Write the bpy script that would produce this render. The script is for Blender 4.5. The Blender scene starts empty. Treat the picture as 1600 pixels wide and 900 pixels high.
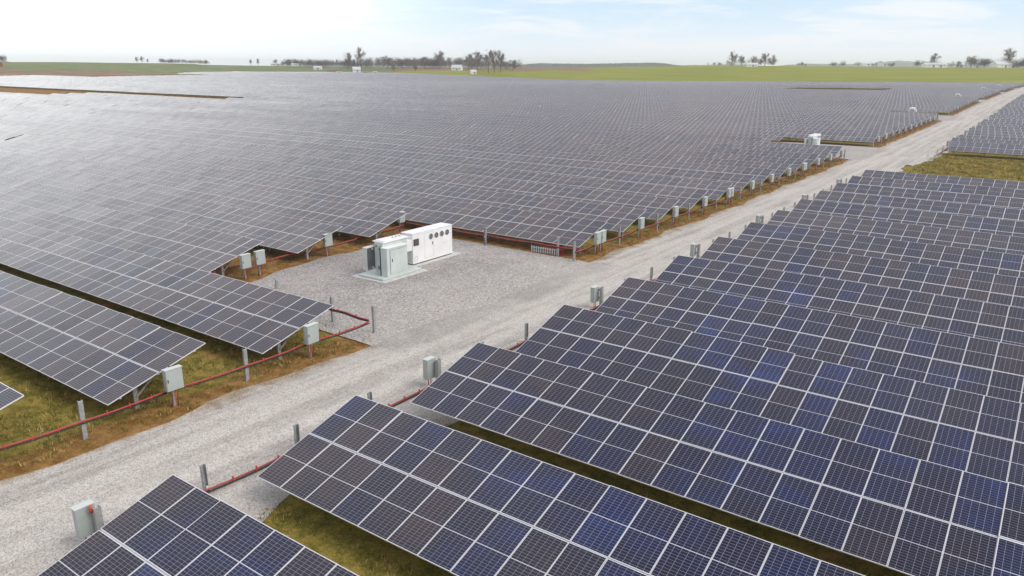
import bpy, bmesh, math, random
import numpy as np
from mathutils import Vector, Matrix
R = math.radians
scene = bpy.context.scene
C = scene.collection

# ---------------------------------------------------------------- camera
CAM_Z = 12.218
YAW, PITCH, ROLL, FPX = R(35.571), R(16.338), R(0.1125), 1180.4
cam_d = bpy.data.cameras.new('camera')
cam_d.sensor_width = 36.0
cam_d.lens = FPX / 1600 * 36.0
cam_d.clip_start = 0.1
cam_d.clip_end = 20000
cam = bpy.data.objects.new('camera', cam_d)
C.objects.link(cam)
_fw = Vector((-math.sin(YAW) * math.cos(PITCH), math.cos(YAW) * math.cos(PITCH), -math.sin(PITCH)))
_r = Vector((math.cos(YAW), math.sin(YAW), 0))
_u = _r.cross(_fw)
_r2 = _r * math.cos(ROLL) + _u * math.sin(ROLL)
_u2 = -_r * math.sin(ROLL) + _u * math.cos(ROLL)
cam.matrix_world = Matrix(((_r2.x, _u2.x, -_fw.x, 0), (_r2.y, _u2.y, -_fw.y, 0), (_r2.z, _u2.z, -_fw.z, CAM_Z), (0, 0, 0, 1)))
scene.camera = cam

# ---------------------------------------------------------------- sky and sun
SUN_EL, SUN_AZ = 45.0, 78.0          # azimuth clockwise from +y (north); the sun stands in the east
world = bpy.data.worlds.new('World')
scene.world = world
world.use_nodes = True
nt = world.node_tree
nt.nodes.clear()
def wn(t, **k):
    n = nt.nodes.new(t)
    for a, b in k.items(): setattr(n, a, b)
    return n
wl = nt.links.new
out = wn('ShaderNodeOutputWorld')
bg = wn('ShaderNodeBackground')
bg.inputs['Strength'].default_value = 0.1
sky = wn('ShaderNodeTexSky', sky_type='NISHITA', sun_disc=False)
sky.sun_elevation = R(SUN_EL)
sky.sun_rotation = R(SUN_AZ)
sky.dust_density = 2.0
sky.air_density = 1.0
tc = wn('ShaderNodeTexCoord')
sep = wn('ShaderNodeSeparateXYZ')
wl(tc.outputs['Generated'], sep.inputs[0])
def wmath(op, a, b=None, clamp=False):
    n = wn('ShaderNodeMath', operation=op, use_clamp=clamp)
    for i, v in enumerate((a, b)):
        if v is None: continue
        if isinstance(v, (int, float)): n.inputs[i].default_value = v
        else: wl(v, n.inputs[i])
    return n.outputs[0]
zc_ = wmath('MAXIMUM', sep.outputs['Z'], 0.0)
den = wmath('ADD', zc_, 0.12)
cx_ = wmath('DIVIDE', sep.outputs['X'], den)
cy_ = wmath('DIVIDE', sep.outputs['Y'], den)
comb = wn('ShaderNodeCombineXYZ')
wl(cx_, comb.inputs[0]); wl(cy_, comb.inputs[1])
noi = wn('ShaderNodeTexNoise', noise_dimensions='3D')
noi.inputs['Scale'].default_value = 0.95
noi.inputs['Detail'].default_value = 7
noi.inputs['Roughness'].default_value = 0.55
noi.inputs['Distortion'].default_value = 0.6
wl(comb.outputs[0], noi.inputs['Vector'])
def wrange(v, a, b, c=0.0, d=1.0):
    n = wn('ShaderNodeMapRange', interpolation_type='SMOOTHSTEP')
    for k, q in (('From Min', a), ('From Max', b), ('To Min', c), ('To Max', d)): n.inputs[k].default_value = q
    wl(v, n.inputs['Value']); return n.outputs[0]
def wmix(f, a, b):
    n = wn('ShaderNodeMix', data_type='RGBA')
    for i, v in ((0, f), (6, a), (7, b)):
        if isinstance(v, bpy.types.NodeSocket): wl(v, n.inputs[i])
        else: n.inputs[i].default_value = v if isinstance(v, float) else (*v, 1)
    return n.outputs[2]
el = sep.outputs['Z']
veil = wmix(wrange(el, -0.01, 0.085), (8.0, 8.35, 8.8), (5.0, 6.5, 7.9))       # thin overcast, whitest low down
veil = wmix(wrange(el, 0.10, 0.40), veil, (10.2, 9.6, 9.4))
veil = wmix(wrange(el, 0.42, 0.92), veil, (2.7, 3.2, 4.3))
streak = wmix(wrange(noi.outputs['Fac'], 0.44, 0.62, 0.0, 0.9), veil, (7.6, 7.9, 8.3))
west = wmath('MULTIPLY', wrange(wmath('MULTIPLY', sep.outputs['X'], -1.0), 0.56, 0.93), wmath('MULTIPLY', wrange(el, 0.22, 0.6, 1.0, 0.0), wrange(el, 0.0, 0.13, 0.28, 1.0)))
noi2 = wn('ShaderNodeTexNoise', noise_dimensions='3D')
noi2.inputs['Scale'].default_value = 1.1
noi2.inputs['Detail'].default_value = 5
wl(comb.outputs[0], noi2.inputs['Vector'])
gap = wmath('MULTIPLY', wrange(noi2.outputs['Fac'], 0.60, 0.40, 0.0, 0.6), wrange(el, 0.06, 0.2))
streak = wmix(gap, streak, (4.6, 5.0, 5.8))
streak = wmix(west, streak, (14.0, 14.0, 13.7))
class _O: pass
mx = _O(); mx.outputs = {2: wmix(0.82, sky.outputs[0], streak)}
wl(mx.outputs[2], bg.inputs['Color'])
wl(bg.outputs[0], out.inputs['Surface'])

sun_d = bpy.data.lights.new('sun', 'SUN')
sun_d.energy = 1.5
sun_d.angle = R(38)
sun_d.color = (1.0, 0.95, 0.88)
sun = bpy.data.objects.new('sun', sun_d)
C.objects.link(sun)
_a = R(SUN_AZ)
_sd = Vector((math.sin(_a) * math.cos(R(SUN_EL)), math.cos(_a) * math.cos(R(SUN_EL)), math.sin(R(SUN_EL))))
sun.rotation_euler = _sd.to_track_quat('Z', 'Y').to_euler()
sun.location = (40, -40, 60)
scene.view_settings.view_transform = 'Standard'
scene.view_settings.look = 'None'
scene.view_settings.gamma = 1
scene.view_settings.use_curve_mapping = False
scene.view_settings.exposure = 0.5
scene.render.engine = 'CYCLES'
scene.cycles.max_bounces = 6
scene.cycles.volume_bounces = 2

# ---------------------------------------------------------------- helpers
def prop(o, label=None, cat=None, group=None, kind=None):
    if label: o['label'] = label
    if cat: o['category'] = cat
    if group: o['group'] = group
    if kind: o['kind'] = kind
    return o
def empty(name, loc=(0, 0, 0), rot=(0, 0, 0)):
    o = bpy.data.objects.new(name, None)
    o.empty_display_size = 0.3
    o.location = loc; o.rotation_euler = rot
    C.objects.link(o)
    return o
def place(name, mesh, parent=None, loc=(0, 0, 0), rot=(0, 0, 0)):
    o = bpy.data.objects.new(name, mesh)
    o.location = loc; o.rotation_euler = rot
    C.objects.link(o)
    if parent is not None: o.parent = parent
    return o
class MB:
    def __init__(s): s.v = []; s.f = []; s.m = []; s.uv = []; s.sm = []
    def face(s, pts, mi=0, uv=None, smooth=False):
        b = len(s.v); s.v += [tuple(p) for p in pts]
        s.f.append(tuple(range(b, b + len(pts)))); s.m.append(mi); s.sm.append(smooth)
        s.uv += list(uv) if uv else [(0.5, 0.5)] * len(pts)
    def box(s, a, b, mi=0, M=None):
        (x0, y0, z0), (x1, y1, z1) = a, b
        c = [(x0, y0, z0), (x1, y0, z0), (x1, y1, z0), (x0, y1, z0), (x0, y0, z1), (x1, y0, z1), (x1, y1, z1), (x0, y1, z1)]
        if M is not None: c = [tuple(M @ Vector(p)) for p in c]
        for q in ((3, 2, 1, 0), (4, 5, 6, 7), (0, 1, 5, 4), (1, 2, 6, 5), (2, 3, 7, 6), (3, 0, 4, 7)):
            s.face([c[i] for i in q], mi)
    def bar(s, p, q, w, h=None, mi=0):
        p, q = Vector(p), Vector(q); d = q - p; n = d.length
        if n < 1e-6: return
        s.box((-w / 2, -(h or w) / 2, 0), (w / 2, (h or w) / 2, n), mi, Matrix.Translation(p) @ d.to_track_quat('Z', 'Y').to_matrix().to_4x4())
    def tube(s, pts, rad, seg=6, mi=0, cap=True):
        pts = [Vector(p) for p in pts]
        rads = rad if isinstance(rad, (list, tuple)) else [rad] * len(pts)
        b = len(s.v)
        for i, p in enumerate(pts):
            d = (pts[min(i + 1, len(pts) - 1)] - pts[max(i - 1, 0)]).normalized()
            a = d.cross(Vector((0, 0, 1)) if abs(d.z) < 0.9 else Vector((1, 0, 0))).normalized()
            c = d.cross(a)
            for k in range(seg):
                t = 2 * math.pi * k / seg
                s.v.append(tuple(p + (a * math.cos(t) + c * math.sin(t)) * rads[i]))
        for i in range(len(pts) - 1):
            for k in range(seg):
                k2 = (k + 1) % seg
                s.f.append((b + i * seg + k, b + i * seg + k2, b + (i + 1) * seg + k2, b + (i + 1) * seg + k))
                s.m.append(mi); s.sm.append(True); s.uv += [(0.5, 0.5)] * 4
        if cap:
            for i in (0, len(pts) - 1):
                q = [b + i * seg + k for k in range(seg)]
                s.f.append(tuple(q if i else q[::-1])); s.m.append(mi); s.sm.append(False); s.uv += [(0.5, 0.5)] * seg
    def mesh(s, name, mats, bevel=0.0):
        me = bpy.data.meshes.new(name)
        me.from_pydata(s.v, [], s.f)
        for m in (mats if isinstance(mats, (list, tuple)) else [mats]): me.materials.append(m)
        me.polygons.foreach_set('material_index', s.m)
        me.polygons.foreach_set('use_smooth', s.sm)
        uvl = me.uv_layers.new(name='UVMap')
        uvl.data.foreach_set('uv', np.array(s.uv, dtype=np.float32).ravel())
        if bevel:
            bm = bmesh.new(); bm.from_mesh(me)
            bmesh.ops.remove_doubles(bm, verts=bm.verts, dist=1e-5)
            bmesh.ops.bevel(bm, geom=[e for e in bm.edges if e.is_manifold and e.calc_face_angle(0) > 0.5], offset=bevel, segments=2, profile=0.6, affect='EDGES', clamp_overlap=True)
            bm.to_mesh(me); bm.free()
        me.update()
        return me
    def obj(s, name, mats, parent=None, loc=(0, 0, 0), rot=(0, 0, 0), bevel=0.0):
        return place(name, s.mesh(name, mats, bevel), parent, loc, rot)

# ---------------------------------------------------------------- materials
class NT:
    def __init__(s, name):
        s.mat = bpy.data.materials.new(name); s.mat.use_nodes = True
        s.t = s.mat.node_tree; s.b = s.t.nodes['Principled BSDF']
    def n(s, t, **k):
        n = s.t.nodes.new(t)
        for a, b in k.items(): setattr(n, a, b)
        return n
    def l(s, a, b): s.t.links.new(a, b)
    def set(s, sock, v):
        if hasattr(v, 'is_linked') or isinstance(v, bpy.types.NodeSocket): s.l(v, sock)
        else: sock.default_value = v
    def math(s, op, a, b=None, clamp=False, c=None):
        n = s.n('ShaderNodeMath', operation=op, use_clamp=clamp)
        for i, v in enumerate((a, b, c)):
            if v is not None: s.set(n.inputs[i], v)
        return n.outputs[0]
    def mix(s, f, a, b, blend='MIX'):
        n = s.n('ShaderNodeMix', data_type='RGBA', blend_type=blend)
        s.set(n.inputs[0], f)
        for i, v in ((6, a), (7, b)):
            s.set(n.inputs[i], (*v, 1) if isinstance(v, tuple) and len(v) == 3 else v)
        return n.outputs[2]
    def noise(s, scale, detail=4, rough=0.55, vec=None, dist=0.0):
        n = s.n('ShaderNodeTexNoise'); n.inputs['Scale'].default_value = scale
        n.inputs['Detail'].default_value = detail; n.inputs['Roughness'].default_value = rough
        n.inputs['Distortion'].default_value = dist
        s.l(vec if vec is not None else s.pos(), n.inputs['Vector'])
        return n.outputs['Fac']
    def pos(s):
        if not hasattr(s, '_p'): s._p = s.n('ShaderNodeNewGeometry')
        return s._p.outputs['Position']
    def xyz(s):
        if not hasattr(s, '_x'):
            s._x = s.n('ShaderNodeSeparateXYZ'); s.l(s.pos(), s._x.inputs[0])
        return s._x.outputs
    def rng(s, v, a, b, c=0.0, d=1.0, smooth=True):
        n = s.n('ShaderNodeMapRange', interpolation_type='SMOOTHSTEP' if smooth else 'LINEAR')
        for k, q in (('Value', v), ('From Min', a), ('From Max', b), ('To Min', c), ('To Max', d)): s.set(n.inputs[k], q)
        return n.outputs[0]
    def scaled(s, v):
        n = s.n('ShaderNodeVectorMath', operation='MULTIPLY'); s.l(s.pos(), n.inputs[0]); n.inputs[1].default_value = v
        return n.outputs[0]
    def bump(s, h, strength=0.3, dist=0.05):
        n = s.n('ShaderNodeBump'); n.inputs['Strength'].default_value = strength; n.inputs['Distance'].default_value = dist
        s.l(h, n.inputs['Height']); s.l(n.outputs[0], s.b.inputs['Normal'])
    def fin(s, col=None, rough=None, metal=None, spec=None):
        for k, v in (('Base Color', col), ('Roughness', rough), ('Metallic', metal), ('Specular IOR Level', spec)):
            if v is not None: s.set(s.b.inputs[k], (*v, 1) if isinstance(v, tuple) and len(v) == 3 else v)
        return s.mat
def paint(name, col, rough=0.5, metal=0.0, var=0.12, scale=3.0, objvar=0.0):
    m = NT(name)
    tcn = m.n('ShaderNodeTexCoord')
    f = m.noise(scale, 5, 0.6, tcn.outputs['Object'])
    c = m.mix(m.rng(f, 0.3, 0.7), tuple(x * (1 - var) for x in col), tuple(min(1, x * (1 + var * 0.6)) for x in col))
    if objvar:
        oi = m.n('ShaderNodeObjectInfo')
        c = m.mix(m.rng(oi.outputs['Random'], 0, 1, 0, objvar, False), c, tuple(x * 0.55 for x in col))
    return m.fin(c, m.rng(f, 0.2, 0.8, rough - 0.06, rough + 0.1), metal)

def make_cells():
    m = NT('solar_cells')
    uvn = m.n('ShaderNodeUVMap', uv_map='UVMap')
    s = m.n('ShaderNodeSeparateXYZ'); m.l(uvn.outputs[0], s.inputs[0])
    U, V = s.outputs[0], s.outputs[1]
    u, v = m.math('FRACT', U), m.math('FRACT', V)
    oi = m.n('ShaderNodeObjectInfo')
    half = m.math('FLOOR', m.math('MULTIPLY', V, 2.0))
    def rnd(a, b, c):
        cb = m.n('ShaderNodeCombineXYZ'); m.set(cb.inputs[0], a); m.set(cb.inputs[1], b); m.set(cb.inputs[2], c)
        w = m.n('ShaderNodeTexWhiteNoise', noise_dimensions='3D'); m.l(cb.outputs[0], w.inputs['Vector'])
        return w.outputs['Value']
    orr = m.math('MULTIPLY', oi.outputs['Random'], 917.0)
    r_half = rnd(m.math('FLOOR', U), half, orr)
    r_mod = rnd(m.math('FLOOR', U), m.math('FLOOR', V), m.math('ADD', orr, 3.3))
    rr = m.math('ADD', m.math('MULTIPLY', r_half, 0.10), m.math('MULTIPLY', m.math('POWER', r_mod, 1.6), 0.42))
    # broad drifts along the rows; near right-hand bluer: view-angle coating reflection painted as colour
    X, Y, Z_ = m.xyz()
    drift = m.rng(m.noise(1.0, 3, 0.5, m.scaled((0.028, 0.05, 0.0)), 0.6), 0.3, 0.7, -0.16, 0.16)
    patch = m.rng(m.noise(1.0, 4, 0.6, m.scaled((0.30, 0.42, 0.0)), 0.4), 0.40, 0.78, -0.06, 0.40)
    drift = m.math('ADD', drift, m.math('ADD', patch, m.rng(Y, 26.0, 46.0, 0.10, 0.0)))
    angle_hue = m.math('MULTIPLY', m.rng(Y, 44.0, 6.0), m.rng(X, -20.0, -4.0, 0.0, 0.16))
    angle_hue = m.math('ADD', angle_hue, m.math('MULTIPLY', m.rng(X, -24.0, -18.0, 0.0, 0.08), m.rng(Y, 90.0, 40.0)))
    rr = m.math('ADD', m.math('ADD', rr, m.math('ADD', drift, 0.04)), angle_hue, True)
    rr = m.math('SUBTRACT', rr, m.rng(X, -22.0, -30.0, 0.0, 0.17), True)      # browner left of the road: grazing-view hue of the glass put into colour
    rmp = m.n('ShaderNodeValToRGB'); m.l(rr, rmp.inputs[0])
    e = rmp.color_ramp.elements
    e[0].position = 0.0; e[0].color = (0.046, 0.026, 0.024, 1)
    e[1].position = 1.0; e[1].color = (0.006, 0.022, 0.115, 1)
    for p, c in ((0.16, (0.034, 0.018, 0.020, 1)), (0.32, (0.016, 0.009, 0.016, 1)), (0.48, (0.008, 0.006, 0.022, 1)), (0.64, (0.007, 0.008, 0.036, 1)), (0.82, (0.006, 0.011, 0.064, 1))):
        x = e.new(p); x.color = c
    # soft drift of tone inside a module
    f = m.noise(1.3, 3, 0.5)
    cell = m.mix(m.rng(f, 0.35, 0.7, 0.0, 0.35), rmp.outputs[0], (0.012, 0.009, 0.024))
    # grid of the cells, half-cut module: 6 across, 12 up in each half
    def line(q, n, lw):
        return m.math('GREATER_THAN', m.math('ABSOLUTE', m.math('SUBTRACT', m.math('FRACT', m.math('MULTIPLY', q, n)), 0.5)), 0.5 - lw)
    g = m.math('MAXIMUM', line(u, 6.0, 0.026), line(v, 24.0, 0.042))
    c = m.mix(m.math('MULTIPLY', g, 0.60), cell, (0.36, 0.36, 0.45))
    def edge(q, lw): return m.math('GREATER_THAN', m.math('ABSOLUTE', m.math('SUBTRACT', q, 0.5)), 0.5 - lw)
    midl = m.math('LESS_THAN', m.math('ABSOLUTE', m.math('SUBTRACT', v, 0.5)), 0.0062)
    c = m.mix(midl, c, (0.50, 0.49, 0.53))
    fr = m.math('MAXIMUM', edge(u, 0.0210), edge(v, 0.0160))
    c = m.mix(fr, c, (0.68, 0.67, 0.69))
    def wn3(a, b_, c_):
        cb = m.n('ShaderNodeCombineXYZ'); m.set(cb.inputs[0], a); m.set(cb.inputs[1], b_); m.set(cb.inputs[2], c_)
        w = m.n('ShaderNodeTexWhiteNoise', noise_dimensions='3D'); m.l(cb.outputs[0], w.inputs['Vector'])
        return w.outputs['Color']
    geo = m.n('ShaderNodeNewGeometry')
    def vm(op, a, b_, sc=None):
        n = m.n('ShaderNodeVectorMath', operation=op)
        for i, q in enumerate((a, b_)):
            if q is not None: m.set(n.inputs[i], q)
        if sc is not None: n.inputs['Scale'].default_value = sc
        return n.outputs[0]
    per_mod = vm('SCALE', vm('SUBTRACT', wn3(m.math('FLOOR', U), m.math('FLOOR', V), orr), (0.5, 0.5, 0.5)), None, 0.030)
    per_tab = vm('SCALE', vm('SUBTRACT', wn3(m.math('FLOOR', m.math('DIVIDE', U, 14.0)), m.math('FLOOR', m.math('DIVIDE', V, 2.0)), 7.7), (0.5, 0.5, 0.5)), None, 0.022)
    sag = m.n('ShaderNodeTexNoise'); sag.inputs['Scale'].default_value = 1.0; sag.inputs['Detail'].default_value = 3
    m.l(m.scaled((0.020, 0.05, 0.0)), sag.inputs['Vector'])
    broad = vm('SCALE', vm('SUBTRACT', sag.outputs['Color'], (0.5, 0.5, 0.5)), None, 0.06)
    m.l(vm('NORMALIZE', vm('ADD', vm('ADD', geo.outputs['Normal'], broad), vm('ADD', per_mod, per_tab)), None), m.b.inputs['Normal'])
    m.fin(c, m.rng(f, 0.3, 0.7, 0.07, 0.14))
    m.b.inputs['IOR'].default_value = 1.53
    m.b.inputs['Sheen Weight'].default_value = 0.07      # film of dust
    m.b.inputs['Sheen Tint'].default_value = (1.0, 0.93, 0.92, 1)
    m.b.inputs['Sheen Roughness'].default_value = 0.25
    return m.mat
def make_ground():
    m = NT('array_floor')
    x, y, z = m.xyz()
    n1 = m.noise(0.22, 6, 0.6, dist=0.4); n2 = m.noise(1.6, 6, 0.65); n3 = m.noise(9.0, 4, 0.7)
    g = m.mix(m.rng(n2, 0.36, 0.66), (0.125, 0.108, 0.013), (0.34, 0.255, 0.052))
    g = m.mix(m.rng(n3, 0.42, 0.72, 0, 0.7), g, (0.36, 0.28, 0.09))
    n4 = m.noise(26.0, 3, 0.6)
    g = m.mix(m.rng(n4, 0.55, 0.35, 0, 0.55), g, (0.030, 0.034, 0.006))
    dirt = m.mix(m.rng(n2, 0.35, 0.7), (0.17, 0.080, 0.018), (0.36, 0.205, 0.070))
    dirt = m.mix(m.rng(n3, 0.5, 0.75, 0, 0.6), dirt, (0.44, 0.30, 0.15))
    dirt = m.mix(m.rng(n4, 0.5, 0.3, 0, 0.5), dirt, (0.09, 0.05, 0.02))
    # worn bare soil along the road verge and round the pads
    band = m.math('SUBTRACT', 1.0, m.rng(m.math('ABSOLUTE', m.math('ADD', x, 24.9)), 0.4, 2.0))
    ym = m.math('FRACT', m.math('DIVIDE', m.math('SUBTRACT', y, 23.0), 97.56))
    pad = m.math('MULTIPLY', m.rng(m.math('ABSOLUTE', m.math('SUBTRACT', ym, 0.115)), 0.135, 0.115), m.rng(x, -46.0, -42.0))
    pad = m.math('MULTIPLY', pad, m.math('LESS_THAN', x, -24.0))
    so = m.math('MAXIMUM', m.math('MULTIPLY', band, 0.22), m.math('MAXIMUM', m.math('MULTIPLY', pad, 0.42), m.math('MAXIMUM', m.rng(x, -480.0, -560.0, 0, 0.25), m.math('MULTIPLY', m.rng(x, -205.0, -235.0, 0, 0.22), m.rng(m.math('ABSOLUTE', m.math('SUBTRACT', y, 152.0)), 36.0, 26.0)))))
    k = m.rng(m.math('ADD', m.math('ADD', m.math('MULTIPLY', n1, 0.55), m.math('MULTIPLY', n2, 0.45)), so), 0.51, 0.63)
    c = m.mix(k, g, dirt)
    m.bump(m.math('ADD', n2, m.math('MULTIPLY', n3, 0.5)), 0.7, 0.12)
    return m.fin(c, 0.95, spec=0.1)
def make_gravel(name, dark, light, tracks):
    m = NT(name)
    x, y, z = m.xyz()
    n0 = m.noise(0.16, 5, 0.6); n1 = m.noise(1.1, 5, 0.65); n5 = m.noise(5.0, 4, 0.7)
    vor = m.n('ShaderNodeTexVoronoi'); vor.inputs['Scale'].default_value = 30.0 if tracks else 13.0
    m.l(m.pos(), vor.inputs['Vector'])
    sp = m.n('ShaderNodeSeparateColor'); m.l(vor.outputs['Color'], sp.inputs[0])
    base = m.mix(m.rng(m.math('ADD', m.math('MULTIPLY', n0, 0.6), m.math('MULTIPLY', n1, 0.4)), 0.38, 0.62), dark, light)
    if tracks:
        # wheel tracks: fines ground pale along the road
        st = m.noise(1.0, 5, 0.65, m.scaled((1.5, 0.045, 1.0)))
        base = m.mix(m.rng(st, 0.44, 0.60, 0.0, 0.85), base, (0.64, 0.59, 0.53))
        wob = m.math('MULTIPLY', m.math('SUBTRACT', n0, 0.5), 2.2)
        d = m.math('ABSOLUTE', m.math('ADD', m.math('ABSOLUTE', m.math('ADD', m.math('ADD', x, 21.6), wob)), -0.95))
        base = m.mix(m.math('MULTIPLY', m.rng(d, 0.75, 0.15), 0.65), base, (0.66, 0.61, 0.55))
    if tracks:      # the stone thins out over tan soil at the ragged left edge
        ex = m.math('ADD', m.math('ADD', x, 24.75), m.math('MULTIPLY', m.math('SUBTRACT', n1, 0.5), 2.6))
        tan = m.mix(m.rng(n1, 0.35, 0.65), (0.26, 0.165, 0.075), (0.46, 0.35, 0.22))
        ym = m.math('FRACT', m.math('DIVIDE', m.math('SUBTRACT', y, 23.2), 97.56))
        padc = m.mix(m.rng(m.math('ADD', m.math('MULTIPLY', n0, 0.6), m.math('MULTIPLY', n1, 0.4)), 0.38, 0.62), (0.35, 0.318, 0.29), (0.47, 0.43, 0.39))
        atpad = m.math('LESS_THAN', ym, 0.212)
        base = m.mix(m.math('MULTIPLY', m.rng(ex, 0.75, -0.15), m.math('SUBTRACT', 0.85, m.math('MULTIPLY', atpad, 0.85))), base, tan)
        base = m.mix(m.math('MULTIPLY', m.rng(ex, 3.2, 0.2), atpad), base, padc)
    if not tracks: base = m.mix(m.rng(m.math('ADD', x, m.math('MULTIPLY', n0, 6.0)), -28.5, -22.0, 0, 0.75), base, (0.46, 0.42, 0.38))
    base = m.mix(m.rng(n5, 0.42, 0.66, 0.0, 0.40), base, m.mix(1.0, base, (0.62, 0.58, 0.53), 'MULTIPLY'))
    c = m.mix(m.rng(sp.outputs[0], 0.55, 1.0, 0, 0.55, False), base, (0.68, 0.66, 0.64))
    c = m.mix(m.rng(sp.outputs[1], 0.5, 1.0, 0, 0.62, False), c, (0.14, 0.13, 0.125))
    c = m.mix(m.rng(sp.outputs[2], 0.8, 1.0, 0, 0.4, False), c, (0.36, 0.27, 0.20))
    m.bump(m.math('ADD', m.math('MULTIPLY', vor.outputs['Distance'], -0.6), m.math('MULTIPLY', n1, 0.5)), 0.55, 0.05)
    return m.fin(c, 0.92, spec=0.15)
def make_field(name, a, b, scale=(0.01, 0.05, 1)):
    m = NT(name)
    n1 = m.noise(1.0, 5, 0.6, m.scaled(scale)); n2 = m.noise(0.3, 5, 0.7)
    c = m.mix(m.rng(n1, 0.35, 0.68), a, b)
    c = m.mix(m.rng(n2, 0.4, 0.75, 0, 0.3), c, tuple(q * 0.7 for q in a))
    m.bump(n2, 0.4, 0.15)
    return m.fin(c, 0.95, spec=0.08)
MAT = {
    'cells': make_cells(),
    'alu': paint('anodised_frame', (0.68, 0.67, 0.69), 0.42, 0.15, 0.05),
    'back': paint('module_backsheet', (0.05, 0.05, 0.055), 0.7),
    'steel': paint('galvanised_steel', (0.40, 0.41, 0.41), 0.5, 0.35, 0.25, 6.0),
    'darksteel': paint('rail_steel', (0.16, 0.16, 0.165), 0.55, 0.4, 0.2),
    'box': paint('grey_green_enamel', (0.385, 0.425, 0.405), 0.45, 0, 0.08, 2.0),
    'boxside': paint('enamel_edge', (0.56, 0.59, 0.57), 0.45, 0, 0.06, 2.0),
    'white': paint('white_enamel', (0.80, 0.79, 0.79), 0.45, 0, 0.06, 1.0),
    'green': paint('pale_green_enamel', (0.55, 0.60, 0.575), 0.45, 0, 0.08, 1.5),
    'fin': paint('radiator_fin', (0.22, 0.24, 0.235), 0.5, 0, 0.15),
    'seam': paint('dark_gasket', (0.05, 0.05, 0.05), 0.7),
    'black': paint('black_grille', (0.02, 0.02, 0.022), 0.5),
    'concrete': paint('pad_concrete', (0.56, 0.55, 0.51), 0.85, 0, 0.15, 2.5),
    'red': paint('red_cable', (0.40, 0.052, 0.042), 0.5, 0, 0.2, 4.0),
    'orange': paint('orange_hanger', (0.52, 0.07, 0.03), 0.5, 0, 0.15),
    'cable': paint('black_cable', (0.02, 0.02, 0.02), 0.5),
    'wood': paint('weathered_pallet', (0.42, 0.36, 0.28), 0.85, 0, 0.25, 8.0),
    'bark': paint('grey_bark', (0.12, 0.105, 0.095), 0.95, 0, 0.3, 2.0),
    'twig': paint('bare_twigs', (0.190, 0.150, 0.125), 0.95, 0, 0.25, 0.5, 0.3),
    'needle': paint('dark_evergreen', (0.022, 0.034, 0.018), 0.9, 0, 0.4, 0.6),
    'siding': paint('white_siding', (0.80, 0.79, 0.76), 0.6, 0, 0.06, 0.5),
    'shingle': paint('grey_shingle', (0.30, 0.30, 0.31), 0.85, 0, 0.2, 1.0),
    'tin': paint('pale_metal_roof', (0.62, 0.64, 0.65), 0.4, 0.2, 0.1, 0.6),
    'barnred': paint('barn_red', (0.28, 0.055, 0.045), 0.8, 0, 0.2, 0.8),
    'brownroof': paint('brown_roof', (0.16, 0.09, 0.07), 0.8, 0, 0.2, 1.0),
    'tan': paint('tan_panel', (0.60, 0.50, 0.36), 0.7, 0, 0.1, 0.7),
    'pane': paint('window_glass', (0.03, 0.035, 0.045), 0.15, 0, 0.1),
    'ground': make_ground(),
    'road': make_gravel('crushed_stone_road', (0.40, 0.362, 0.325), (0.55, 0.50, 0.45), True),
    'padgravel': make_gravel('crushed_stone_pad', (0.29, 0.262, 0.243), (0.42, 0.385, 0.36), False),
    'riprap': make_gravel('pale_stone', (0.62, 0.60, 0.57), (0.75, 0.73, 0.70), False),
    'field': make_field('young_wheat', (0.190, 0.210, 0.018), (0.275, 0.270, 0.036)),
    'meadow': make_field('far_green_field', (0.130, 0.165, 0.060), (0.200, 0.215, 0.090)),
    'soil': make_field('ploughed_soil', (0.19, 0.115, 0.070), (0.30, 0.200, 0.120)),
    'hill': make_field('wooded_hill', (0.045, 0.050, 0.045), (0.085, 0.080, 0.070), (0.02, 0.02, 0.02)),
}

# ---------------------------------------------------------------- terrain
def hermite(xs, ys, x):
    xs = np.asarray(xs, float); ys = np.asarray(ys, float); x = np.clip(np.asarray(x, float), xs[0], xs[-1])
    d = np.gradient(ys, xs)
    i = np.clip(np.searchsorted(xs, x) - 1, 0, len(xs) - 2)
    h = xs[i + 1] - xs[i]; t = (x - xs[i]) / h
    return (2*t**3 - 3*t**2 + 1) * ys[i] + (t**3 - 2*t**2 + t) * h * d[i] + (-2*t**3 + 3*t**2) * ys[i + 1] + (t**3 - t**2) * h * d[i + 1]
def sstep(a, b, v):
    t = np.clip((v - a) / (b - a), 0, 1); return t * t * (3 - 2 * t)
CREST = 1050.0
def horizon_px(px): return 450 - FPX * math.tan(PITCH) + (px - 800) * math.tan(ROLL)
_cpx = np.array([-700, -200, 0, 150, 300, 420, 550, 700, 800, 950, 1130, 1300, 1450, 1600, 1900, 2400], float)
_cpy = np.array([97, 97, 97, 97.5, 99.5, 102.5, 104.5, 105.5, 106, 104.5, 102.5, 104, 105.5, 106, 106, 106], float)
_caz = np.degrees(YAW) - np.degrees(np.arctan((_cpx - 800) / FPX))
_cz = np.array([CAM_Z - (y - horizon_px(x)) * CREST * math.cos(math.atan((x - 800) / FPX)) / FPX for x, y in zip(_cpx, _cpy)])
_o = np.argsort(_caz); _caz = _caz[_o]; _cz = _cz[_o]
def edge_r(az): return np.interp(az, [-10, 0, 20, 40, 56, 60, 66, 75], [625, 630, 665, 800, 1075, 880, 770, 730])
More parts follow.
